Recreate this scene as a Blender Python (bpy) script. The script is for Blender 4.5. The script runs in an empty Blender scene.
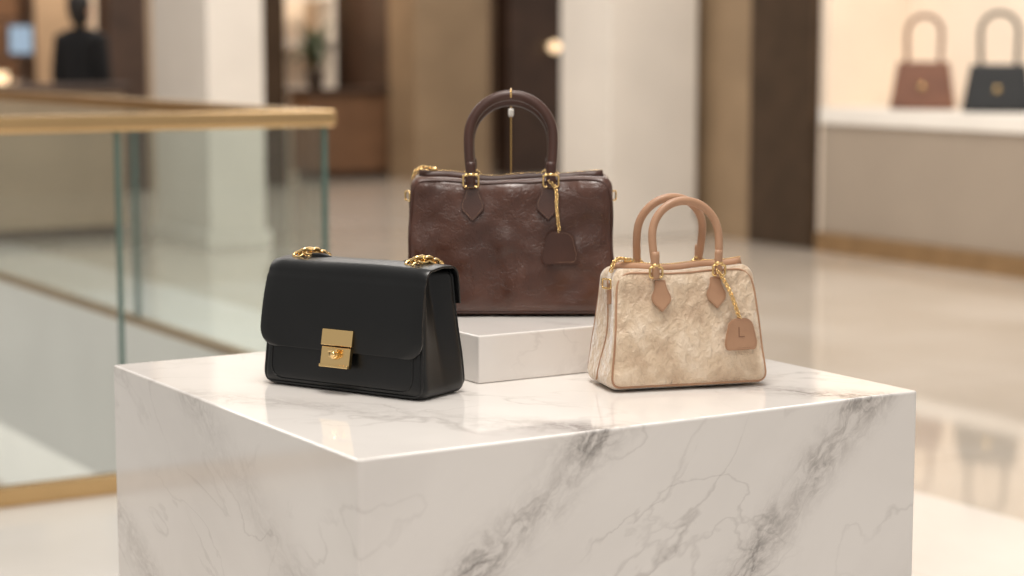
import bpy, bmesh, math, random
from mathutils import Vector, Matrix, noise
random.seed(4)
sc=bpy.context.scene
COL=bpy.context.collection
try:
    sc.view_settings.view_transform='Standard'
    sc.view_settings.look='None'
except Exception: pass

# ---------------------------------------------------------------- materials
def srgb(r,g,b):
    f=lambda c:(c/255/12.92 if c/255<=.04045 else ((c/255+.055)/1.055)**2.4)
    return (f(r),f(g),f(b),1)
class NT:
    def __init__(s,name):
        s.m=bpy.data.materials.new(name); s.m.use_nodes=True
        s.t=s.m.node_tree; s.b=s.t.nodes['Principled BSDF']; s.tc=None
    def n(s,typ,**kw):
        x=s.t.nodes.new(typ)
        for k,v in kw.items(): setattr(x,k,v)
        return x
    def l(s,a,b): s.t.links.new(a,b)
    def obj(s):
        if not s.tc: s.tc=s.n('ShaderNodeTexCoord')
        return s.tc.outputs['Object']
    def mapping(s,scale=(1,1,1),rot=(0,0,0),src=None):
        m=s.n('ShaderNodeMapping'); m.inputs['Scale'].default_value=scale; m.inputs['Rotation'].default_value=rot
        s.l(src or s.obj(),m.inputs['Vector']); return m.outputs[0]
    def noise(s,scale,detail=4,rough=.5,dist=0,vec=None):
        x=s.n('ShaderNodeTexNoise'); x.inputs['Scale'].default_value=scale; x.inputs['Detail'].default_value=detail
        x.inputs['Roughness'].default_value=rough; x.inputs['Distortion'].default_value=dist
        s.l(vec or s.obj(),x.inputs['Vector']); return x.outputs['Fac']
    def math(s,op,a,b=None,clamp=False):
        x=s.n('ShaderNodeMath',operation=op); x.use_clamp=clamp
        for i,v in enumerate((a,b)):
            if v is None: continue
            if isinstance(v,(int,float)): x.inputs[i].default_value=v
            else: s.l(v,x.inputs[i])
        return x.outputs[0]
    def ramp(s,fac,stops):
        x=s.n('ShaderNodeValToRGB'); e=x.color_ramp.elements
        while len(e)<len(stops): e.new(.5)
        for i,(p,c) in enumerate(stops): e[i].position=p; e[i].color=c
        s.l(fac,x.inputs[0]); return x.outputs[0]
    def bump(s,h,strength=.3,dist=.002,nrm=None):
        x=s.n('ShaderNodeBump'); x.inputs['Strength'].default_value=strength; x.inputs['Distance'].default_value=dist
        s.l(h,x.inputs['Height'])
        if nrm: s.l(nrm,x.inputs['Normal'])
        return x.outputs[0]
    def dot(s,vec):
        x=s.n('ShaderNodeVectorMath',operation='DOT_PRODUCT'); s.l(s.obj(),x.inputs[0]); x.inputs[1].default_value=vec
        return x.outputs['Value']
    def comb(s,a,b,c):
        x=s.n('ShaderNodeCombineXYZ')
        for i,v in enumerate((a,b,c)): s.l(v,x.inputs[i])
        return x.outputs[0]
    def ridge(s,fac,center,sharp):
        return s.math('SUBTRACT',1,s.math('MULTIPLY',s.math('ABSOLUTE',s.math('SUBTRACT',fac,center)),sharp),True)
    def set(s,k,v):
        if k in s.b.inputs:
            if hasattr(v,'is_linked') or hasattr(v,'links'): s.l(v,s.b.inputs[k])
            else: s.b.inputs[k].default_value=v

def simple(name,col,rough=.5,metal=0,nscale=0,var=.06,emit=0,bump=0):
    t=NT(name)
    if nscale:
        f=t.noise(nscale,5)
        a=tuple(c*(1-var*2) for c in col[:3])+(1,); b=tuple(min(1,c*(1+var)) for c in col[:3])+(1,)
        t.l(t.ramp(f,[(.3,a),(.7,b)]),t.b.inputs['Base Color'])
        if bump: t.l(t.bump(f,bump),t.b.inputs['Normal'])
    else: t.set('Base Color',col)
    t.set('Roughness',rough); t.set('Metallic',metal)
    if emit: t.set('Emission Color',col); t.set('Emission Strength',emit)
    return t.m

def marble(name):
    t=NT(name)
    s=t.dot((.64,.42,-.77)); u=t.dot((.77,-.25,.64)); r=t.dot((.1,-.85,-.3))
    bend=t.math('MULTIPLY',t.math('SUBTRACT',t.noise(2.2,3,.5),.5),.12)
    jit=t.math('MULTIPLY',t.math('SUBTRACT',t.noise(14,5,.6),.5),.035)
    sb=t.math('ADD',t.math('ADD',s,bend),jit)
    ph=t.math('MULTIPLY',t.math('SUBTRACT',sb,.396+.42*2.378),2*math.pi/.361)
    c=t.math('MULTIPLY',t.math('ADD',t.math('COSINE',ph),1),.5)
    band=t.math('POWER',c,11)
    vec=t.comb(t.math('MULTIPLY',sb,1.0),t.math('MULTIPLY',u,.42),t.math('MULTIPLY',r,.5))
    st=t.ridge(t.noise(24,6,.6,.9,vec),.5,11)
    st2=t.ridge(t.noise(50,5,.6,.9,vec),.5,10)
    bandv=t.math('MULTIPLY',band,t.math('ADD',t.math('ADD',t.math('MULTIPLY',st,.58),t.math('MULTIPLY',st2,.40)),.22))
    patch=t.math('ADD',t.math('MULTIPLY',t.math('SUBTRACT',t.noise(4.4,3,.6),.38),3.0,True),.35,True)
    bandv=t.math('MULTIPLY',bandv,patch)
    # the strong seams run through the outer part of the block, weaker towards its far side
    depth=t.dot((0,1,0)); fade=t.math('SUBTRACT',1,t.math('MULTIPLY',t.math('SUBTRACT',depth,2.40),6,True))
    bandv=t.math('MULTIPLY',bandv,t.math('ADD',t.math('MULTIPLY',fade,.66),.36))
    n2=t.noise(4.2,5,.5,.5,vec); thin=t.ridge(n2,.5,90)
    m1=t.math('MULTIPLY',t.math('SUBTRACT',t.noise(2.8,3),.40),4,True)
    v3=t.mapping((1.0,1.0,1.5),(.2,.7,.4)); n3=t.noise(3.2,5,.5,.4,v3); thin2=t.ridge(n3,.52,95)
    m2=t.math('MULTIPLY',t.math('SUBTRACT',t.noise(4,2),.47),5,True)
    thin=t.math('ADD',t.math('MULTIPLY',t.math('MULTIPLY',thin,m1),.34),t.math('MULTIPLY',t.math('MULTIPLY',thin2,m2),.22))
    cloud=t.math('MULTIPLY',t.math('SUBTRACT',t.noise(3.0,5,.55,0,vec),.48),.55,True)
    tot=t.math('ADD',t.math('ADD',bandv,thin),cloud,True)
    t.l(t.ramp(tot,[(0,srgb(237,232,227)),(.35,srgb(210,204,199)),(1,srgb(134,128,124))]),t.b.inputs['Base Color'])
    t.set('Roughness',.05); t.set('Specular IOR Level',.68)
    return t.m
M_marble=marble('white_veined_marble')

def leather(name,c1,c2,rough=.38,grain=420,crease=.0,bs=.25,coat=0,spec=.5):
    t=NT(name)
    f=t.noise(9,6,.6,.4)
    t.l(t.ramp(f,[(.3,c1),(.7,c2)]),t.b.inputs['Base Color'])
    vo=t.n('ShaderNodeTexVoronoi'); vo.inputs['Scale'].default_value=grain; t.l(t.obj(),vo.inputs['Vector'])
    nrm=t.bump(vo.outputs['Distance'],bs,.0006)
    if crease:
        rd=t.ridge(t.noise(9,5,.55,.5),.5,90)
        rd2=t.math('MULTIPLY',t.ridge(t.noise(22,5,.55,.5),.5,55),.7)
        rd3=t.math('MULTIPLY',t.ridge(t.noise(48,4,.55,.4),.5,30),.45)
        nrm=t.bump(t.math('MULTIPLY',t.math('ADD',t.math('ADD',rd,rd2),rd3),-1),crease,.0010,nrm)
        nrm=t.bump(t.noise(11,5,.5,.15),crease*1.1,.010,nrm)
    t.l(nrm,t.b.inputs['Normal'])
    r=t.n('ShaderNodeMapRange'); r.inputs[3].default_value=rough-.07; r.inputs[4].default_value=rough+.12
    t.l(f,r.inputs[0]); t.l(r.outputs[0],t.b.inputs['Roughness'])
    t.set('Specular IOR Level',spec)
    if coat: t.set('Coat Weight',coat); t.set('Coat Roughness',.2)
    return t.m
M_black=leather('black_calf_leather',srgb(7,8,9),srgb(12,13,14),.31,620,0,.10,spec=.42)
M_brown=leather('brown_aged_leather',srgb(60,34,25),srgb(88,53,39),.30,380,.42,.12,coat=.25)
M_brownd=leather('dark_brown_trim_leather',srgb(56,32,24),srgb(72,42,31),.38,420,0,.2)
M_tan=leather('tan_trim_leather',srgb(162,122,94),srgb(180,140,110),.42,420,0,.15)
M_tand=leather('tan_dark_lining_leather',srgb(130,94,72),srgb(142,106,82),.5,420,0,.15)
M_gold=simple('polished_gold',srgb(236,202,142),.18,1)
M_goldd=simple('aged_gold',srgb(205,168,108),.3,1)
def velvet():
    t=NT('crushed_cream_velvet')
    v=t.mapping((1,1,.8),(0,.5,0))
    f=t.noise(17,4,.52,.35,v); g=t.noise(80,5,.62,.3,v)
    h=t.math('ADD',t.math('MULTIPLY',f,.74),t.math('MULTIPLY',g,.26))
    t.l(t.ramp(h,[(.38,srgb(192,165,138)),(.5,srgb(212,188,160)),(.62,srgb(228,208,184))]),t.b.inputs['Base Color'])
    t.l(t.bump(h,1.0,.024,t.bump(t.noise(700,3),.25,.0007)),t.b.inputs['Normal'])
    t.set('Roughness',.33); t.set('Sheen Weight',.9); t.set('Sheen Roughness',.3); t.set('Specular IOR Level',.6)
    return t.m
M_velvet=velvet()
M_bronze=simple('brushed_bronze',srgb(184,156,122),.34,1,6,.08)
M_rail=simple('brass_handrail',srgb(206,172,124),.26,1,4,.04)
M_bronzed=simple('dark_bronze',srgb(76,60,46),.42,.5,5,.1)
M_tanp=simple('champagne_lacquer_panel',srgb(160,137,110),.4,.25,3,.06)
M_white=simple('white_stone_panel',srgb(234,229,222),.35,0,2,.03)
M_colw=simple('pale_column_stone',srgb(224,217,208),.4,0,1.5,.04)
M_taupe=simple('taupe_lacquer',srgb(160,147,133),.4,0,2,.03)
M_tanw=simple('tan_fabric_wall',srgb(172,150,126),.6,0,3,.05)
M_cream=simple('cream_plaster',srgb(240,224,206),.7,0,2,.03)
M_beige=simple('warm_beige_wall',srgb(204,176,146),.7,0,1.2,.12)
M_dark=simple('dark_walnut',srgb(70,51,40),.45,0,4,.15)
M_walnut=simple('walnut',srgb(120,88,64),.45,0,4,.12)
M_warmglow=simple('warm_lamp_and_box_glow',srgb(255,222,178),.4,0,emit=1.5)
M_screen=simple('blue_lit_screen',srgb(150,175,200),.4,0,emit=.3)
M_coat=simple('black_wool',srgb(20,19,21),.9,0,20,.1)
M_skin=simple('skin',srgb(205,160,132),.55,0,30,.03)
M_hair=simple('dark_hair',srgb(28,22,20),.6,0,40,.1)
M_leaf=simple('leaf_green',srgb(62,78,48),.5,0,20,.15)
M_pot=simple('dark_clay_pot',srgb(70,56,46),.6,0,10,.1)
M_edge=simple('green_glass_edge',srgb(84,108,100),.15,0)

def floorm(name,c1,c2,rough,tile):
    t=NT(name)
    f=t.noise(.9,5,.55,.5)
    col=t.ramp(f,[(.3,c1),(.7,c2)])
    br=t.n('ShaderNodeTexBrick'); br.offset=0; br.inputs['Scale'].default_value=1
    br.inputs['Mortar Size'].default_value=.003; br.inputs['Brick Width'].default_value=tile; br.inputs['Row Height'].default_value=tile
    t.l(t.obj(),br.inputs['Vector'])
    mx=t.n('ShaderNodeMix',data_type='RGBA'); t.l(br.outputs['Fac'],mx.inputs[0]); t.l(col,mx.inputs[6])
    mx.inputs[7].default_value=tuple(c*.8 for c in c1[:3])+(1,)
    t.l(mx.outputs[2],t.b.inputs['Base Color']); t.set('Roughness',rough); t.set('Specular IOR Level',.85)
    return t.m
M_floorb=floorm('polished_beige_marble_floor',srgb(190,178,163),srgb(208,198,186),.05,1.2)
M_floorw=floorm('polished_white_marble_floor',srgb(224,218,211),srgb(238,233,228),.08,1.2)
def glassm():
    m=bpy.data.materials.new('balustrade_glass'); m.use_nodes=True; t=m.node_tree; t.nodes.clear()
    N=t.nodes.new
    o=N('ShaderNodeOutputMaterial'); mx=N('ShaderNodeMixShader'); tr=N('ShaderNodeBsdfTransparent'); gl=N('ShaderNodeBsdfGlossy')
    ge=N('ShaderNodeNewGeometry'); d=N('ShaderNodeVectorMath'); d.operation='DOT_PRODUCT'
    t.links.new(ge.outputs['Incoming'],d.inputs[0]); t.links.new(ge.outputs['Normal'],d.inputs[1])
    def M(op,a,b=None):
        x=N('ShaderNodeMath'); x.operation=op
        for i,v in enumerate((a,b)):
            if v is None: continue
            if isinstance(v,(int,float)): x.inputs[i].default_value=v
            else: t.links.new(v,x.inputs[i])
        return x.outputs[0]
    f=M('ADD',M('MULTIPLY',M('POWER',M('SUBTRACT',1,M('ABSOLUTE',d.outputs['Value'])),5),.9),.035)
    tr.inputs[0].default_value=(.93,.962,.955,1); gl.inputs['Roughness'].default_value=.02
    t.links.new(f,mx.inputs[0]); t.links.new(tr.outputs[0],mx.inputs[1]); t.links.new(gl.outputs[0],mx.inputs[2]); t.links.new(mx.outputs[0],o.inputs[0])
    return m
M_glass=glassm()

# ---------------------------------------------------------------- helpers
def empty(name,loc=(0,0,0),rz=0):
    e=bpy.data.objects.new(name,None); e.location=loc; e.rotation_euler=(0,0,rz); e.empty_display_size=.1; COL.objects.link(e); return e
def mk(name,bm,mat,parent=None,smooth=True,loc=(0,0,0),rot=(0,0,0)):
    me=bpy.data.meshes.new(name); bmesh.ops.recalc_face_normals(bm,faces=bm.faces[:]); bm.to_mesh(me); bm.free()
    if smooth:
        for p in me.polygons: p.use_smooth=True
    o=bpy.data.objects.new(name,me); COL.objects.link(o); me.materials.append(mat)
    o.location=loc; o.rotation_euler=rot
    if parent: o.parent=parent
    return o
def box(name,x0,x1,y0,y1,z0,z1,mat,parent=None,bev=0.0,seg=2,rot=None,loc=None):
    bm=bmesh.new(); bmesh.ops.create_cube(bm,size=1)
    cx,cy,cz=(x0+x1)/2,(y0+y1)/2,(z0+z1)/2
    for v in bm.verts:
        v.co=Vector((v.co.x*(x1-x0)+cx,v.co.y*(y1-y0)+cy,v.co.z*(z1-z0)+cz))
    if bev: bmesh.ops.bevel(bm,geom=bm.edges[:],offset=bev,segments=seg,profile=.5,affect='EDGES')
    return mk(name,bm,mat,parent,smooth=False,loc=loc or (0,0,0),rot=rot or (0,0,0))
def axis(a,r,n):
    m=6; s=[-a+r*math.tan(math.pi/4*i/m) for i in range(m+1)]
    inner=[(-a+r)+(2*(a-r))*i/n for i in range(1,n)]
    t=[-x for x in reversed(s)]
    return s+inner+t
def rbox_bm(w,d,h,r,deform,nx=26,ny=10,nz=20):
    A=(w/2,d/2,h/2); ax=[axis(A[0],r,nx),axis(A[1],r,ny),axis(A[2],r,nz)]
    bm=bmesh.new(); cache={}
    def V(i,j,k):
        key=(i,j,k)
        if key in cache: return cache[key]
        p=Vector((ax[0][i],ax[1][j],ax[2][k]))
        q=Vector([max(-(A[c]-r),min(A[c]-r,p[c])) for c in range(3)])
        dd=p-q
        if dd.length>1e-9: p=q+dd.normalized()*r
        p.z+=h/2
        cache[key]=bm.verts.new(deform(p)); return cache[key]
    N=[len(a)-1 for a in ax]
    for k in (0,N[2]):
        for i in range(N[0]):
            for j in range(N[1]): bm.faces.new((V(i,j,k),V(i+1,j,k),V(i+1,j+1,k),V(i,j+1,k)))
    for j in (0,N[1]):
        for i in range(N[0]):
            for k in range(N[2]): bm.faces.new((V(i,j,k),V(i+1,j,k),V(i+1,j,k+1),V(i,j,k+1)))
    for i in (0,N[0]):
        for j in range(N[1]):
            for k in range(N[2]): bm.faces.new((V(i,j,k),V(i,j+1,k),V(i,j+1,k+1),V(i,j,k+1)))
    return bm
def tube(name,pts,r,mat,parent=None,closed=False,seg=12,rfun=None,flat=1.0,bm=None,up=None):
    own=bm is None
    if own: bm=bmesh.new()
    pts=[Vector(p) for p in pts]; n=len(pts); rings=[]; prev=None
    for i,p in enumerate(pts):
        if closed: t=(pts[(i+1)%n]-pts[i-1]).normalized()
        else: t=(pts[min(i+1,n-1)]-pts[max(i-1,0)]).normalized()
        if prev is None:
            a=up or Vector((0,1,0))
            if abs(t.dot(a))>.9: a=Vector((1,0,0))
            nn=(a-t*t.dot(a)).normalized()
        else: nn=(prev-t*t.dot(prev)).normalized()
        prev=nn; b=t.cross(nn); rr=r*(rfun(i/(n-1)) if rfun else 1)
        rings.append([bm.verts.new(p+(nn*math.cos(2*math.pi*k/seg)*flat+b*math.sin(2*math.pi*k/seg))*rr) for k in range(seg)])
    for i in range(n if closed else n-1):
        A=rings[i]; B=rings[(i+1)%n]
        for k in range(seg): bm.faces.new((A[k],A[(k+1)%seg],B[(k+1)%seg],B[k]))
    if not closed: bm.faces.new(rings[0][::-1]); bm.faces.new(rings[-1])
    if own: return mk(name,bm,mat,parent)
def resample(pts,step):
    pts=[Vector(p) for p in pts]; out=[pts[0].copy()]; acc=0
    for a,b in zip(pts,pts[1:]):
        L=(b-a).length; d=step-acc
        while d<=L and L>0: out.append(a+(b-a)*(d/L)); d+=step
        acc=(acc+L)%step
    return out
def smoothpath(ctrl,n=12):
    c=[Vector(p) for p in ctrl]; c=[c[0]*2-c[1]]+c+[c[-1]*2-c[-2]]; out=[]
    for i in range(1,len(c)-2):
        p0,p1,p2,p3=c[i-1:i+3]
        for k in range(n):
            t=k/n
            out.append(.5*((2*p1)+(p2-p0)*t+(2*p0-5*p1+4*p2-p3)*t*t+(3*p1-p0-3*p2+p3)*t**3))
    out.append(c[-2]); return out
def chain(name,path,R,r,mat,parent,pitch=1.35,elong=1.35,n=12,s=6):
    P=resample(path,R*pitch*1.0); bm=bmesh.new()
    for i in range(len(P)):
        t=(P[min(i+1,len(P)-1)]-P[max(i-1,0)]).normalized()
        a=Vector((0,1,0)) if abs(t.y)<.9 else Vector((1,0,0))
        u=(a-t*a.dot(t)).normalized(); w=t.cross(u)
        ang=math.radians(45+90*(i%2)); side=u*math.cos(ang)+w*math.sin(ang)
        ring=[P[i]+t*math.cos(2*math.pi*k/n)*R*elong+side*math.sin(2*math.pi*k/n)*R for k in range(n)]
        tube('',ring,r,mat,closed=True,seg=s,bm=bm,up=t.cross(side))
    return mk(name,bm,mat,parent)
def smooth3(p):
    p=[Vector(q) for q in p]
    for _ in range(3): p=[p[0]]+[(p[i-1]+p[i]*2+p[i+1])/4 for i in range(1,len(p)-1)]+[p[-1]]
    return p
def arch(w,h,y0,yt,z0,n=40):
    pts=[]; R=w/2; leg=h-R*1.05
    for i in range(8): t=i/8; pts.append((-R*(1+.06*math.sin(math.pi*t*.5)),y0+(yt-y0)*t*leg/h,z0+leg*t))
    for i in range(n+1):
        a=math.pi*(1-i/n); x=R*1.06*math.cos(a); z=leg+R*1.05*math.sin(a); pts.append((x,y0+(yt-y0)*z/h,z0+z))
    for i in range(7,-1,-1): t=i/8; pts.append((R*(1+.06*math.sin(math.pi*t*.5)),y0+(yt-y0)*t*leg/h,z0+leg*t))
    return smooth3(pts)
def plate(name,outline,thick,mat,parent,loc,rot,bev=.001):
    bm=bmesh.new(); vs=[bm.verts.new((x,0,z)) for x,z in outline]; f=bm.faces.new(vs)
    r=bmesh.ops.extrude_face_region(bm,geom=[f])
    for v in r['geom']:
        if isinstance(v,bmesh.types.BMVert): v.co.y-=thick
    bmesh.ops.recalc_face_normals(bm,faces=bm.faces[:])
    big=[e for e in bm.edges if abs(e.verts[0].co.y-e.verts[1].co.y)<1e-6 and e.verts[0].co.y<-thick/2]
    bmesh.ops.bevel(bm,geom=big,offset=bev,segments=2,affect='EDGES')
    return mk(name,bm,mat,parent,smooth=False,loc=loc,rot=rot)
def rpoly(pts,r,n=6):
    out=[]; N=len(pts)
    for i,p in enumerate(pts):
        p=Vector(p); a=(Vector(pts[i-1])-p); b=(Vector(pts[(i+1)%N])-p)
        rr=min(r if not isinstance(r,(list,tuple)) else r[i],a.length*.48,b.length*.48)
        A=p+a.normalized()*rr; B=p+b.normalized()*rr
        for k in range(n+1):
            t=k/n; q=A*(1-t)**2+p*2*t*(1-t)+B*t*t; out.append((q.x,q.y))
    return out
def ring_rect(name,w,h,r,mat,parent,loc,rot=(0,0,0)):
    o=rpoly([(-w/2,-h/2),(w/2,-h/2),(w/2,h/2),(-w/2,h/2)],min(w,h)*.25,5)
    ob=tube(name,[(x,0,z) for x,z in o],r,mat,parent,closed=True,seg=8); ob.location=loc; ob.rotation_euler=rot; return ob
def stitches(name,path,mat,parent,step=.0045,r=.0005):
    P=resample(path,step); bm=bmesh.new()
    for a,b in zip(P,P[1:]):
        if (b-a).length>1e-6: tube('',[a,a+(b-a)*.62],r,mat,seg=5,bm=bm)
    return mk(name,bm,mat,parent)

# ---------------------------------------------------------------- room
f0=empty('floor')
box('floor_beige_walkway',4.28,18,-4,26,-.3,0,M_floorb,f0)
box('floor_white_border',2.87,4.279,-4,26,-.3,0,M_floorw,f0)
box('floor_white_front',-5,2.869,-4,5.82,-.3,0,M_floorw,f0)
box('floor_far_gallery',-5,2.869,13,26,-.3,0,M_floorb,f0)
box('floor_lower_level',-8,6,4,16,-4.4,-4.2,M_floorw,f0)
tr=empty('trim_1')
box('fascia_far',2.86,2.95,5.9,13,-.75,.26,M_white,tr)
box('fascia_near',-5,2.86,5.83,5.93,-.62,-.02,M_white,tr)
lw=empty('wall_lower_shops')
box('lower_wall',3.6,3.8,4,16,-4.2,-.6,M_beige,lw)
for i in range(6): box('lower_panel_%d'%i,3.45,3.6,6.2+i*1.6,6.9+i*1.6,-4.2,-.7,M_cream if i%2 else M_walnut,lw)

bal=empty('glass_balustrade')
def railbox(n,*a): return box(n,*a,M_rail,bal,.014,4)
railbox('top_rail_near',-5,2.90,5.77,5.845,1.135,1.19)
railbox('top_rail_far',2.84,2.90,5.846,13,1.135,1.19)
box('base_shoe_near',-5,2.9,5.785,5.835,0,.06,M_rail,bal,.004)
box('base_shoe_far',2.872,2.922,5.84,13,.26,.29,M_bronze,bal,.004)
xs=[-5,-3.2,-1.2,.75,2.157,2.87]
for i in range(5):
    box('glass_near_%d'%i,xs[i]+.008,xs[i+1]-.008,5.803,5.815,.05,1.145,M_glass,bal)
    box('glass_edge_near_%d'%i,xs[i+1]-.0065,xs[i+1]+.0065,5.800,5.818,.05,1.145,M_edge,bal)
ys=[5.84,7.6,9.6,11.4,13]
for i in range(4):
    box('glass_far_%d'%i,2.89,2.902,ys[i]+.008,ys[i+1]-.008,.28,1.145,M_glass,bal)
    box('glass_edge_far_%d'%i,2.887,2.905,ys[i+1]-.0065,ys[i+1]+.0065,.28,1.145,M_edge,bal)

c=empty('stone_column')
box('shaft',5.3,5.72,12.5,13.5,.12,4.6,M_colw,c,.01); box('plinth_base',5.27,5.75,12.47,13.53,0,.12,M_colw,c,.01)
c=empty('stone_column.001')
box('shaft',8.0,8.78,11.6,12.25,.12,4.6,M_colw,c,.01); box('plinth_base',7.97,8.8,11.57,12.28,0,.12,M_colw,c,.01)
wr=empty('wall_right')
box('tan_pier',8.87,9.4,11.06,12.25,0,4.6,M_tanp,wr)
box('portal_dark',8.83,9.5,10.38,11.05,0,4.6,M_bronzed,wr,.01)
box('window_side',8.9,9.62,10.29,10.375,0,4.6,M_cream,wr)
box('window_back',9.62,9.75,2,10.38,0,4.6,M_cream,wr)
box('tan_return',9.4,14,12.1,12.25,0,4.6,M_tanw,wr)
dc=empty('display_counter')
box('front_panel',8.85,9.6,4,10.28,.13,.87,M_taupe,dc,.004)
box('stone_top',8.82,9.61,4,10.285,.87,.98,M_white,dc,.006)
box('bronze_kick',8.80,9.6,4,10.28,0,.13,M_bronze,dc,.004)
wb=empty('wall_back')
box('pier_left',6.99,8.05,18,18.3,0,4.6,M_tanw,wb)
box('pier_dark_left',6.62,6.99,17.95,18.3,0,4.6,M_dark,wb)
box('door_frame_bronze',8.05,8.43,17.9,18.3,0,4.6,M_bronzed,wb,.01)
box('bronze_pier',9.85,10.74,17.8,18.4,0,4.6,M_tanp,wb,.01)
box('dark_pier',11.1,14,18,18.3,0,4.6,M_dark,wb)
box('interior_back_left',2,8.05,20.4,20.6,0,4.6,M_beige,wb)
box('interior_back_mid',8.05,14,20.6,20.8,0,4.6,M_beige,wb)
box('far_left_wall',-6,3.2,18,18.3,0,4.6,M_tanw,wb)
box('partition',10.2,10.3,18.4,20.6,0,4.6,M_dark,wb)
for i,(a,b,m) in enumerate([(3.6,4.3,M_walnut),(5.0,5.4,M_dark),(5.7,6.6,M_walnut),(7.3,7.6,M_cream),(8.5,9.15,M_walnut),(9.3,9.9,M_cream),(10.3,11.2,M_walnut),(11.2,12.4,M_walnut)]):
    box('wall_panel_%d'%i,a,b,20.3 if b<8 else 20.5,20.4 if b<8 else 20.6,0,4.2,m,wb)

t=empty('service_counter')
box('top',4.0,5.22,13.7,14.15,1.06,1.12,M_dark,t,.01); box('front',4.05,5.17,13.75,14.1,.08,1.06,M_tanw,t,.01); box('kick',4.1,5.12,13.8,14.05,0,.08,M_dark,t)
t=empty('display_cabinet')
box('body',9.0,9.95,18.5,19.0,.08,.88,M_walnut,t,.01); box('top',8.95,9.98,18.45,19.05,.88,.94,M_dark,t,.006); box('kick',9.05,9.9,18.55,18.95,0,.08,M_dark,t)
t=empty('wall_shelf_unit')
for i in range(3): box('shelf_%d'%i,9.2,9.95,19.9,20.3,.9+i*.5,.94+i*.5,M_white,t)
box('side_l',9.16,9.2,19.9,20.3,0,2.4,M_white,t); box('side_r',9.95,9.99,19.9,20.3,0,2.4,M_white,t)
t=empty('boutique_shelving')
for i in range(4): box('shelf_%d'%i,4.9,6.3,19.3,19.7,.5+i*.38,.53+i*.38,M_dark,t)
for i,x in enumerate((4.88,5.6,6.3)): box('upright_%d'%i,x,x+.04,19.3,19.7,0,2.4,M_dark,t)
for i in range(7):
    x=5.02+i*.18+(0.06 if i>2 else 0); k=i%3
    box('boxed_item_%d'%i,x,x+.11,19.4,19.55,.53+.38*(1+k%2),.53+.38*(1+k%2)+.14+.04*k,[M_cream,M_walnut,M_warmglow][k],t,.01)  # every third box is given a lamp-like glow to suggest lit shelves
g=empty('globe_wall_lamp',(11.62,17.9,1.38))
bm=bmesh.new(); bmesh.ops.create_uvsphere(bm,u_segments=20,v_segments=14,radius=.062); mk('globe',bm,M_warmglow,g)
tube('arm',[(0,0,0),(0,.1,0)],.012,M_bronze,g)
bm=bmesh.new(); bmesh.ops.create_cone(bm,cap_ends=True,segments=20,radius1=.05,radius2=.05,depth=.02); mk('rose',bm,M_bronze,g,loc=(0,.09,0),rot=(math.pi/2,0,0))
s=empty('lit_display_sign',(5.97,18.6,1.45)); box('frame',-.13,.13,0,.05,-.15,.15,M_dark,s,.01); box('panel',-.11,.11,-.006,0,-.13,.13,M_screen,s); box('stand',-.02,.02,.01,.04,-1.45,-.14,M_dark,s)
box('foot',-.15,.15,-.1,.15,-1.45,-1.43,M_dark,s)
p=empty('potted_plant',(9.15,18.72,.94))
bm=bmesh.new(); bmesh.ops.create_cone(bm,cap_ends=True,segments=24,radius1=.07,radius2=.1,depth=.2); mk('pot',bm,M_pot,p,loc=(0,0,.1))
bm=bmesh.new()
for i in range(40):
    a=random.random()*6.28; tilt=random.uniform(.15,1.1); L=random.uniform(.35,.65); w=.045
    base=Vector((0,0,.2)); pr=None
    for k in range(6):
        tt=k/5; ang=tilt*tt*1.4; d=Vector((math.cos(a)*math.sin(ang),math.sin(a)*math.sin(ang),math.cos(ang)))
        q=base+d*L*tt; sd=Vector((-math.sin(a),math.cos(a),0))*w*math.sin(math.pi*(.12+.86*tt))
        cur=(bm.verts.new(q-sd),bm.verts.new(q+sd))
        if pr: bm.faces.new((pr[0],pr[1],cur[1],cur[0]))
        pr=cur
mk('leaves',bm,M_leaf,p)

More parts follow.
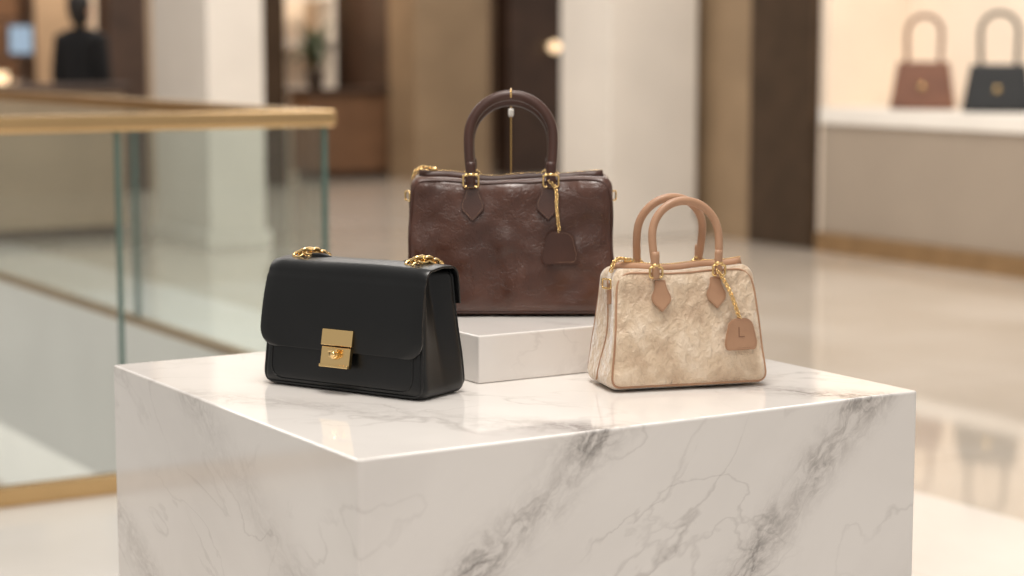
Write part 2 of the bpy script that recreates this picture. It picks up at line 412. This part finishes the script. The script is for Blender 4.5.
def person(loc,rz):
    e=empty('standing_person',loc,rz)
    def skin(name,verts,edges,mat,sub=2,root=0):
        me=bpy.data.meshes.new(name); me.from_pydata([v[0] for v in verts],edges,[]); o=bpy.data.objects.new(name,me); COL.objects.link(o); o.parent=e
        me.materials.append(mat)
        m=o.modifiers.new('skin','SKIN'); m.use_smooth_shade=True
        for i,v in enumerate(verts):
            sv=me.skin_vertices[0].data[i]; sv.radius=v[1] if isinstance(v[1],tuple) else (v[1],v[1]); sv.use_root=(i==root)
        s=o.modifiers.new('sub','SUBSURF'); s.levels=sub; s.render_levels=sub
    V=[((0,0,.96),(.17,.12)),((0,0,1.15),(.155,.11)),((0,0,1.36),(.18,.12)),((0,0,1.47),(.11,.09)),((0,0,1.55),(.055,.058)),
       ((.17,0,1.43),.075),((.21,.01,1.15),.058),((.20,-.07,.92),.040),((-.17,0,1.43),.075),((-.21,.01,1.15),.058),((-.20,-.07,.92),.040),
       ((.10,0,.88),.10),((.11,-.02,.50),.065),((.11,.02,.10),.045),((-.10,0,.88),.10),((-.11,-.06,.50),.065),((-.11,-.02,.10),.045)]
    E=[(0,1),(1,2),(2,3),(3,4),(3,5),(5,6),(6,7),(3,8),(8,9),(9,10),(0,11),(11,12),(12,13),(0,14),(14,15),(15,16)]
    skin('clothed_body',V,E,M_coat)
    for sx in (-1,1):
        bx=.20*sx
        v=[((bx,-.075,.91),.026),((bx,-.085,.86),(.018,.036)),((bx,-.09,.82),(.016,.036))]; ed=[(0,1),(1,2)]
        for k,(dy,L) in enumerate([(-.03,.07),(-.01,.08),(.01,.075),(.03,.06)]):
            b=len(v); v+= [((bx,-.09+dy,.80),.010),((bx-.004*sx,-.095+dy,.80-L*.5),.009),((bx-.016*sx,-.10+dy,.80-L),.008)]; ed+=[(2,b),(b,b+1),(b+1,b+2)]
        b=len(v); v+=[((bx-.01*sx,-.125,.855),.011),((bx-.018*sx,-.145,.815),.009)]; ed+=[(1,b),(b,b+1)]
        skin('hand_%s'%('r' if sx<0 else 'l'),v,ed,M_skin,1)
        bm=rbox_bm(.10,.27,.09,.035,lambda q:q,6,8,4); mk('shoe_%s'%('r' if sx<0 else 'l'),bm,M_hair,e,loc=(.11*sx,-.05,0))
    bm=bmesh.new(); bmesh.ops.create_uvsphere(bm,u_segments=28,v_segments=20,radius=1)
    for q in bm.verts:
        x,y,z=q.co; k=1-.22*max(0,-z); q.co=Vector((x*.076*k,y*.095*(1-.1*max(0,-z))-.012*max(0,-z),z*.118))
    mk('head',bm,M_skin,e,loc=(0,-.01,1.665))
    bm=rbox_bm(.026,.035,.05,.011,lambda q:Vector((q.x,q.y,q.z)),4,4,4); mk('nose',bm,M_skin,e,loc=(0,-.103,1.64))
    for sx in (-1,1):
        bm=bmesh.new(); bmesh.ops.create_uvsphere(bm,u_segments=10,v_segments=8,radius=.011); mk('eye_%d'%(sx+1),bm,M_hair,e,loc=(.03*sx,-.094,1.675))
        bm=rbox_bm(.014,.03,.06,.006,lambda q:q,3,3,4); mk('ear_%d'%(sx+1),bm,M_skin,e,loc=(.078*sx,0,1.63))
    bm=rbox_bm(.045,.012,.012,.005,lambda q:q,4,2,2); mk('mouth',bm,simple('lips',srgb(150,80,76),.5,0),e,loc=(0,-.096,1.595))
    bm=bmesh.new(); bmesh.ops.create_uvsphere(bm,u_segments=28,v_segments=20,radius=1)
    for q in bm.verts:
        x,y,z=q.co
        if y<-.35 and z<.45: y=-.35
        q.co=Vector((x*.088,y*.108,z*.114 if z>-.5 else z*.17))
    mk('hair',bm,M_hair,e,loc=(0,.012,1.70))
person((5.12,14.5,0),math.radians(125))

# ---------------------------------------------------------------- plinths
pl=box('marble_display_plinth',1.221,2.264,2.378,3.335,.0,.83,M_marble,None,.004,3)
ri=box('marble_riser_block',1.675,2.16,2.815,3.27,.8302,.9125,M_marble,None,.003,3)

# ---------------------------------------------------------------- bags
def satchel(name,loc,rz,w,d,h,taper_w,taper_d,body,trim,back_trim,hw,hh,hr,piper,tabx,scale=1,both=True,hy2=0,tag_x=None,tagL=None,crush=.0,seed=0,base_trim=False,zoff=0):
    e=empty(name,loc,rz)
    r=.022
    def deform(p,disp=True):
        t=max(0,min(1,p.z/h)); x,y,z=p
        sx=1-(1-taper_w)*t; sy=1-(1-taper_d)*t**1.25
        fx=max(0,1-(2*x/w)**2); bul=1+.10*math.sin(math.pi*min(1,t*1.02))*fx
        X=x*sx; Y=y*sy*bul
        ex=abs(2*x/w)
        if ex>.9: X-=math.copysign(.010*math.sin(math.pi*t)*max(0,1-(2*y/d)**2)*(ex-.9)*10,x)
        Z=z-.006*fx*t**4*max(0,1-abs(y)/(d*.6)) + .004*t**4*abs(2*x/w)**2
        q=Vector((X,Y,Z))
        if disp and crush:
            n1=noise.noise(Vector((x*14+seed,y*14,z*16))); n2=noise.noise(Vector((x*34+seed,y*30,z*34)))
            k=crush*min(1,z/.02)
            q.y+=(n1*.006+n2*.0026)*k; q.x+=noise.noise(Vector((x*12,y*20+seed,z*14)))*.004*k
            q.z+=noise.noise(Vector((x*12+5,y*10,seed)))*.006*k*t
        return q
    mk('body',rbox_bm(w,d,h,r,deform,44,12,32),body,e)
    def front(x,z,off=0):
        p=deform(Vector((x,-d/2,z))); p.y-=off; return p
    for sgn,nm in ((-1,'front'),(1,'rear')):
        a=w/2-r*.28
        o=rpoly([(-a,r*.28),(a,r*.28),(a,h-r*.28),(-a,h-r*.28)],[.018,.018,.034,.034],8)
        dense=[]
        for i in range(len(o)):
            A=Vector(o[i]);B=Vector(o[(i+1)%len(o)]); n=max(1,int((B-A).length/.008))
            dense+= [A+(B-A)*k/n for k in range(n)]
        pts=[deform(Vector((q.x,sgn*(d/2-r*.28),q.y))) for q in dense]
        tube('piping_'+nm,pts,piper,trim,e,closed=True,seg=8)
    zt=[deform(Vector((w*.46*(i/20-.5)*2,0,h)))+Vector((0,0,.0015)) for i in range(21)]
    tube('zip_tape',zt,.009,trim,e,seg=10,flat=1,up=Vector((0,1,0)))
    bm=bmesh.new()
    for q in resample(zt,.004):
        tube('',[q+Vector((0,-.003,.009)),q+Vector((0,.003,.009))],.0011,M_gold,seg=5,bm=bm)
    mk('zip_teeth',bm,M_gold,e)
    L=zt[0]
    chain('zip_pull_chain',[L+Vector((.022,-.004,.012)),L+Vector((.006,-.012,.015)),L+Vector((-.006,-.018,.008)),L+Vector((-.010,-.02,-.004))],.0034*scale,.0011,M_gold,e)
    bm=rbox_bm(.014,.008,.008,.003,lambda q:q,3,3,3); mk('zip_slider',bm,M_gold,e,loc=L+Vector((.026,0,.006)))
    for sx in (-1,1):
        q=deform(Vector((sx*w/2,-d*.12,h*.80)))
        plate('side_loop_%d'%(sx+1),rpoly([(-.008,-.02),(.008,-.02),(.008,.014),(-.008,.014)],.004),.003,trim,e,q+Vector((sx*.001,0,0)),(0,0,math.radians(90)*sx),.0006)
        ring_rect('side_ring_%d'%(sx+1),.022*scale,.017*scale,.0018,M_gold,e,q+Vector((sx*.007,0,.014)),(0,0,math.radians(65)*sx))
    hx=hw/2
    for sgn,nm in ((-1,'front'),(1,'rear')):
        if sgn==1 and not both: continue
        pf=deform(Vector((hx,sgn*d/2,h-.03))); pb=deform(Vector((hx,sgn*d/2,h-.07)))
        tilt=math.atan2((pf.y-pb.y),pf.z-pb.z)
        ytop=pf.y+sgn*.004
        z0=h+.004
        mt=trim if sgn<0 else back_trim
        lowr=0 if sgn<0 else hy2
        path=arch(hw,hh-lowr,ytop-sgn*.002,ytop*.55,z0)
        tube('handle_'+nm,path,hr,mt,e,seg=16,rfun=lambda t:1+.12*math.sin(math.pi*t))
        for sx in (-1,1):
            P=deform(Vector((sx*hx,sgn*d/2,h-.040))); P.y+=sgn*(.002+.004*crush)
            ta=.0205*tabx; tb=.032*tabx
            out=rpoly([(-ta*.5,tb*.95),(ta*.5,tb*.95),(ta*.6,tb*.45),(ta,-tb*.05),(ta*.92,-tb*.4),(0,-tb*1.02),(-ta*.92,-tb*.4),(-ta,-tb*.05),(-ta*.6,tb*.45)],[.002,.002,.006,.005,.003,.003,.003,.005,.006],4)
            rot=(-tilt if sgn<0 else tilt,0,0 if sgn<0 else math.pi)
            pz=P.z-.002
            plate('tab_%s_%d'%(nm,sx+1),out,.0028,mt,e,(P.x,P.y,pz),rot,.0008)
            if sgn<0:
                o2=[(x*.86,z*.9) for x,z in out]
                Rm=Matrix.Rotation(-tilt,3,'X')
                pp=[Vector((P.x,P.y,pz))+Rm@Vector((x,-.003,z)) for x,z in o2]; pp.append(pp[0])
                stitches('tab_stitch_%d'%(sx+1),pp,M_tand if trim is M_tan else M_tan,e,.0035,.00022)
            zr=h-.004
            ring_rect('ring_%s_%d'%(nm,sx+1),.026*tabx,.020*tabx,.0021,M_gold,e,(sx*hx,ytop-.001,zr))
            tube('handle_end_%s_%d'%(nm,sx+1),[(sx*hx,ytop,zr-.012),(sx*hx,ytop-.002*sgn,zr+.004),(sx*hx,ytop-.002*sgn,zr+.028),(sx*hx,ytop-.002*sgn,zr+.034)],hr*1.05,mt,e,seg=14,flat=.8,rfun=lambda t:1 if t<.9 else .9)
            tube('ferrule_%s_%d'%(nm,sx+1),[(sx*hx,ytop-.002*sgn,zr+.010),(sx*hx,ytop-.002*sgn,zr+.014)],hr*1.2,M_gold,e,seg=16,flat=.85)
    if tag_x is not None:
        q=front(hx,h-.006,.012)
        tx,tz=tag_x
        th=.030*tagL; tw=.031*tagL
        end=front(tx,tz+th*.8,.010+.006*crush)
        chain('tag_chain',smoothpath([q+Vector((.004,-.002,0)),q+Vector((.014,-.004,-.015)),(q+end)/2+Vector((.005,-.006,0)),end]),.0031,.00105,M_gold,e)
        out=rpoly([(-tw*.68,th*.85),(tw*.68,th*.85),(tw,-th*.6),(tw*.9,-th),(-tw*.9,-th),(-tw,-th*.6)],[.016,.016,.008,.008,.008,.008],6)
        c=front(tx,tz,.007+.006*crush)
        plate('leather_tag',out,.0042,trim,e,c,(math.radians(-5),0,math.radians(3)),.0012)
        o2=[(x*.87,z*.87) for x,z in out]; Rm=Matrix.Rotation(math.radians(-5),3,'X')
        pp=[Vector(c)+Rm@Vector((x,-.0045,z)) for x,z in o2]; pp.append(pp[0])
        stitches('tag_stitch',pp,M_tand if trim is M_tan else M_tan,e,.0032,.00022)
        if trim is M_tan:
            plate('letter_l',[(-.005,.010),(-.003,.010),(-.003,-.005),(.006,-.005),(.006,-.007),(-.005,-.007)],.0006,M_tand,e,Vector(c)+Vector((0,-.0042,0)),(math.radians(-5),0,0),.0001)
    if base_trim:
        for sx in (-1,1):
            pts=[deform(Vector((sx*(w/2),0,.01+(h-.03)*i/20)))+Vector((sx*.0005,0,0)) for i in range(21)]
            tube('end_seam_%d'%(sx+1),pts,.0016,trim,e,seg=6)
    for sx in (-1,1):
        for sy in (-1,1):
            bm=bmesh.new(); bmesh.ops.create_cone(bm,cap_ends=True,segments=14,radius1=.005,radius2=.006,depth=.004); mk('foot_%d_%d'%(sx+1,sy+1),bm,M_gold,e,loc=(sx*(w/2-.035),sy*(d/2-.03),.0005))
    return e,deform

YAW=math.radians(-31.75)
be,_=satchel('brown_leather_satchel',(1.882,3.045,.9145),YAW,.392,.15,.247,.935,.66,M_brown,M_brownd,M_brownd,.144,.145,.0086,.0028,1.05,1,True,.012,(.092,.126),1.08,1.0,3)
satchel('cream_velvet_handbag',(1.967,2.6485,.8325),math.radians(-15.5),.290,.14,.198,.86,.52,M_velvet,M_tan,M_tan,.112,.108,.0064,.0019,.85,.9,True,-.002,(.092,.090),.96,.65,11,True)

rd=bpy.data.objects.new('handle_support_rod',None); COL.objects.link(rd); rd.parent=be; rd.location=(0,.098,-.0018)
bm=bmesh.new(); bmesh.ops.create_cone(bm,cap_ends=True,segments=28,radius1=.02,radius2=.019,depth=.004); mk('base_disc',bm,M_goldd,rd,loc=(0,0,.002))
tube('rod',smoothpath([(0,0,.004),(0,0,.2),(0,0,.365),(0,-.004,.383),(0,-.02,.390)],8),.0013,M_goldd,rd,seg=8)
tube('hook',smoothpath([(0,-.02,.390),(0,-.06,.396),(0,-.115,.408),(0,-.142,.406),(0,-.150,.394)],8),.0016,M_goldd,rd,seg=8)
bm=rbox_bm(.010,.010,.016,.004,lambda q:q,4,4,4); mk('sleeve',bm,M_white,rd,loc=(0,-.003,.354))

def blackbag(loc,rz):
    e=empty('black_flap_shoulder_bag',loc,rz)
    w,d,h=.342,.128,.206; r=.018
    def hd(t): return (d/2)*(1-.36*t**1.1)
    def deform(p):
        t=max(0,min(1,p.z/h)); x,y,z=p
        X=x*(1-.065*t); Y=y*(1-.36*t**1.1)
        fx=max(0,1-(2*x/w)**2); Y*=1+.05*math.sin(math.pi*t)*fx
        ex=abs(2*x/w)
        if ex>.8:
            k=(ex-.8)*5; X-=math.copysign(k*.028*t*max(0,1-abs(2*y/d)**1.0),x)
        q=Vector((X,Y,z)); q.x+=noise.noise(Vector((x*9,y*18,z*12)))*.003; q.y+=noise.noise(Vector((x*9,7,z*14)))*.0025
        return q
    mk('body',rbox_bm(w,d,h,r,deform,34,16,24),M_black,e)
    for sgn,nm in ((-1,'front'),(1,'rear')):
        a=w/2-r*.28
        o=rpoly([(-a,r*.28),(a,r*.28),(a,h-r*.28),(-a,h-r*.28)],[.022,.022,.012,.012],8); dense=[]
        for i in range(len(o)):
            A=Vector(o[i]);B=Vector(o[(i+1)%len(o)]); n=max(1,int((B-A).length/.008)); dense+=[A+(B-A)*k/n for k in range(n)]
        tube('edge_'+nm,[deform(Vector((q.x,sgn*(d/2-r*.28),q.y))) for q in dense],.0026,M_black,e,closed=True,seg=8)
    o=rpoly([(-w*.44,.012),(w*.44,.012),(w*.44,h*.55),(-w*.44,h*.55)],[.03,.03,.005,.005],8); dense=[]
    for i in range(len(o)):
        A=Vector(o[i]);B=Vector(o[(i+1)%len(o)]); n=max(1,int((B-A).length/.008)); dense+=[A+(B-A)*k/n for k in range(n)]
    tube('pocket_edge',[deform(Vector((q.x,-d/2,q.y)))+Vector((0,-.0002,0)) for q in dense],.0012,M_black,e,closed=True,seg=8)
    off=.005; zt=h+off
    yb=hd(1)+off; zend=.068
    prof=[(yb+.002,h*.72),(yb+.001,h*.82),(yb,h*.92)]
    R=.020
    for k in range(9): a=math.pi/2*k/8; prof.append((yb-R+R*math.cos(a),zt-R+R*math.sin(a)))
    for k in range(1,6): prof.append((yb-R-(2*(yb-R))*k/6,zt+.002*math.sin(math.pi*k/6)))
    for k in range(9): a=math.pi/2+math.pi/2*k/8; prof.append((-(yb-R)+R*math.cos(a),zt-R+R*math.sin(a)))
    nf=22
    def fy(z,k=0.5): t=z/h; return -(hd(t)*(1+.05*math.sin(math.pi*t)))-off-.003*math.sin(math.pi*k)
    zs=[zt-R-(zt-R-zend)*k/nf for k in range(1,nf-1)]+[zend+.009,zend+.005,zend+.0025,zend+.001,zend]
    for z in zs:
        k=(zt-R-z)/(zt-R-zend); prof.append((fy(z,k),z))
    bm=bmesh.new(); NX=44; rows=[]
    P=[Vector((0,a,b)) for a,b in prof]; s=[0]
    for i in range(len(P)-1,0,-1): s.append(s[-1]+(P[i]-P[i-1]).length)
    s=s[::-1]; rc=.030; hw0=w/2+.002
    for i,(y,z) in enumerate(prof):
        hwz=hw0*(1-.065*min(1,z/h))+.001
        dd=s[i]
        if dd<rc: hwz=hwz-rc+math.sqrt(max(0,rc*rc-(rc-dd)**2))
        row=[]
        for k in range(NX+1):
            u=k/NX*2-1; x=u*hwz
            nz=noise.noise(Vector((x*9,7,z*14)))*.0026; nb=noise.noise(Vector((x*7+3,y*12,z*9)))*.003
            edge=max(0,abs(u)-.9)*10
            row.append(bm.verts.new((x,y+nz+(0.002*edge if y<0 else 0),z+(nb*.7 if z>h*.95 else 0)-(.002*edge if z>h*.9 else 0))))
        rows.append(row)
    for A,B in zip(rows,rows[1:]):
        for k in range(NX): bm.faces.new((A[k],A[k+1],B[k+1],B[k]))
    ob=mk('flap',bm,M_black,e)
    m=ob.modifiers.new('s','SOLIDIFY'); m.thickness=.004; m.offset=0
    m=ob.modifiers.new('b','BEVEL'); m.width=.001; m.segments=2; m.limit_method='ANGLE'
    yf=fy(.082)-.003
    ce=bpy.data.objects.new('clasp',None); COL.objects.link(ce); ce.parent=e; ce.location=(.0,yf,zend+.012); ce.rotation_euler=(-math.radians(11),0,0)
    def gb(n,x0,x1,y0,y1,z0,z1,b=.0015): return box(n,x0,x1,y0,y1,z0,z1,M_gold,ce,b,3)
    gb('upper_plate',-.032,.032,-.004,.003,-.002,.025)
    gb('lower_plate',-.030,.030,-.003,.006,-.038,-.004)
    gb('lower_lip',-.030,.030,-.006,-.002,-.038,-.033,.001)
    gb('turn_bar',-.010,.010,-.014,-.006,-.013,-.007,.003)
    bm=bmesh.new(); bmesh.ops.create_cone(bm,cap_ends=True,segments=24,radius1=.0085,radius2=.0075,depth=.010); mk('turn_post',bm,M_gold,ce,loc=(0,-.006,-.016),rot=(math.pi/2,0,0))
    bm=bmesh.new(); bmesh.ops.create_uvsphere(bm,u_segments=20,v_segments=12,radius=.0055); mk('turn_knob',bm,M_gold,ce,loc=(.003,-.012,-.016))
    for sx in (-1,1):
        x=sx*.118
        ring=[(x+.009*math.cos(a*math.pi/8),.004+.009*math.sin(a*math.pi/8),zt+.003) for a in range(16)]
        tube('eyelet_%d'%(sx+1),ring,.002,M_gold,e,closed=True,seg=8)
        pth=smoothpath([(x-.010,-.010,zt+.006),(x,-.002,zt+.010),(x+.006,.010,zt+.010),(x+.008,.026,zt+.006),(x+.006,yb+.010,zt-.012),(x,yb+.014,zt-.05)])
        chain('chain_%d'%(sx+1),pth,.0070,.0029,M_gold,e,pitch=1.45,elong=1.3,n=14,s=8)
        tube('leather_strap_%d'%(sx+1),smoothpath([(x+sx*-.012,.0,zt+.004),(x+sx*-.028,.006,zt+.004),(x+sx*-.042,.012,zt+.0)]),.005,M_black,e,seg=10,flat=.5)
    pth=smoothpath([(-.118,yb+.014,zt-.05),(-.08,yb+.016,zt-.10),(0,yb+.02,zt-.125),(.08,yb+.016,zt-.10),(.118,yb+.014,zt-.05)])
    chain('chain_drape',pth,.0062,.0026,M_gold,e,pitch=1.45,elong=1.3,n=14,s=8)
    return e
blackbag((1.497,2.893,.8305),math.radians(-65))

def farbag(name,loc,rz,w,h,d,matb,hh,k):
    e=empty(name,loc,rz)
    def df(p):
        t=p.z/h; return Vector((p.x*(1-.22*t),p.y*(1-.6*t),p.z))
    mk('body',rbox_bm(w,d,h,.02,df,12,6,10),matb,e)
    o=rpoly([(-w*.40,h*.99),(w*.40,h*.99),(w*.42,h*.52),(0,h*.38),(-w*.42,h*.52)],.02,5)
    plate('flap',o,.006,matb,e,(0,-d*.33,0),(math.radians(-7),0,0),.001)
    tube('handle',arch(w*.5,hh,0,0,h-.01),.015,matb,e,seg=12)
    box('lock',-.018,.018,-d*.5-.004,-d*.30,h*.42,h*.54,M_gold,e,.003)
    return e
M_tanb=leather('cognac_leather',srgb(98,60,42),srgb(118,76,54),.45,300,0,.2)
farbag('cognac_top_handle_bag',(9.12,9.60,.981),math.radians(-48),.42,.31,.18,M_tanb,.31,0)
farbag('black_top_handle_bag',(9.12,8.93,.981),math.radians(-48),.44,.30,.18,M_black,.33,0)

# ---------------------------------------------------------------- light
w=bpy.data.worlds.new('mall_ambient'); sc.world=w; w.use_nodes=True
bg=w.node_tree.nodes['Background']; bg.inputs[0].default_value=(1,.955,.905,1); bg.inputs[1].default_value=.50
def area(name,loc,sx,sy,power,col=(1,.94,.87),target=None):
    l=bpy.data.lights.new(name,'AREA'); l.shape='RECTANGLE'; l.size=sx; l.size_y=sy; l.energy=power; l.color=col
    o=bpy.data.objects.new(name,l); COL.objects.link(o); o.location=loc
    if target is not None: o.rotation_euler=(Vector(target)-Vector(loc)).to_track_quat('-Z','Y').to_euler()
    return o
area('ceiling_light_1',(1.5,2.6,4.3),1.2,1.2,112,target=(1.7,2.8,.9))
area('added_key_light',(.2,.4,3.6),.6,.6,27,target=(1.7,2.8,.9))  # added key light above the camera, for sheen on the bags
area('ceiling_light_3',(5.5,8,4.5),3,6,205,target=(5.5,8.01,0))
area('ceiling_light_4',(7.5,15,4.5),6,2,190,target=(7.5,15.01,0))
area('ceiling_light_5',(1.0,9.5,4.5),3,4,130,target=(1.6,9.5,0))
area('shop_light_right',(9.2,8,3.6),.5,4,95,(1,.91,.80),target=(9.5,8,1))
area('shop_light_left',(5.5,19,3.4),4,1,80,(1,.84,.66),target=(5.5,20.2,1.2))
area('shop_light_mid',(9.3,19.4,3.4),1.2,.8,60,(1,.84,.66),target=(9.3,20.4,1.2))
area('shop_light_dark',(11,19.4,3.4),1.2,.8,24,(1,.80,.6),target=(11,20.4,1.2))
area('lower_level_light',(1,9,-.8),3,4,30,target=(1.6,9,-4))

# ---------------------------------------------------------------- camera
cd=bpy.data.cameras.new('camera'); cam=bpy.data.objects.new('camera',cd); COL.objects.link(cam); sc.camera=cam
cd.sensor_width=36; cd.lens=1961*36/1024
cam.location=(0,0,1.4); cam.rotation_euler=(math.pi/2-math.atan(243/1961),0,YAW)
cd.dof.use_dof=True; cd.dof.focus_distance=3.2; cd.dof.aperture_fstop=2.4
cd.clip_end=200
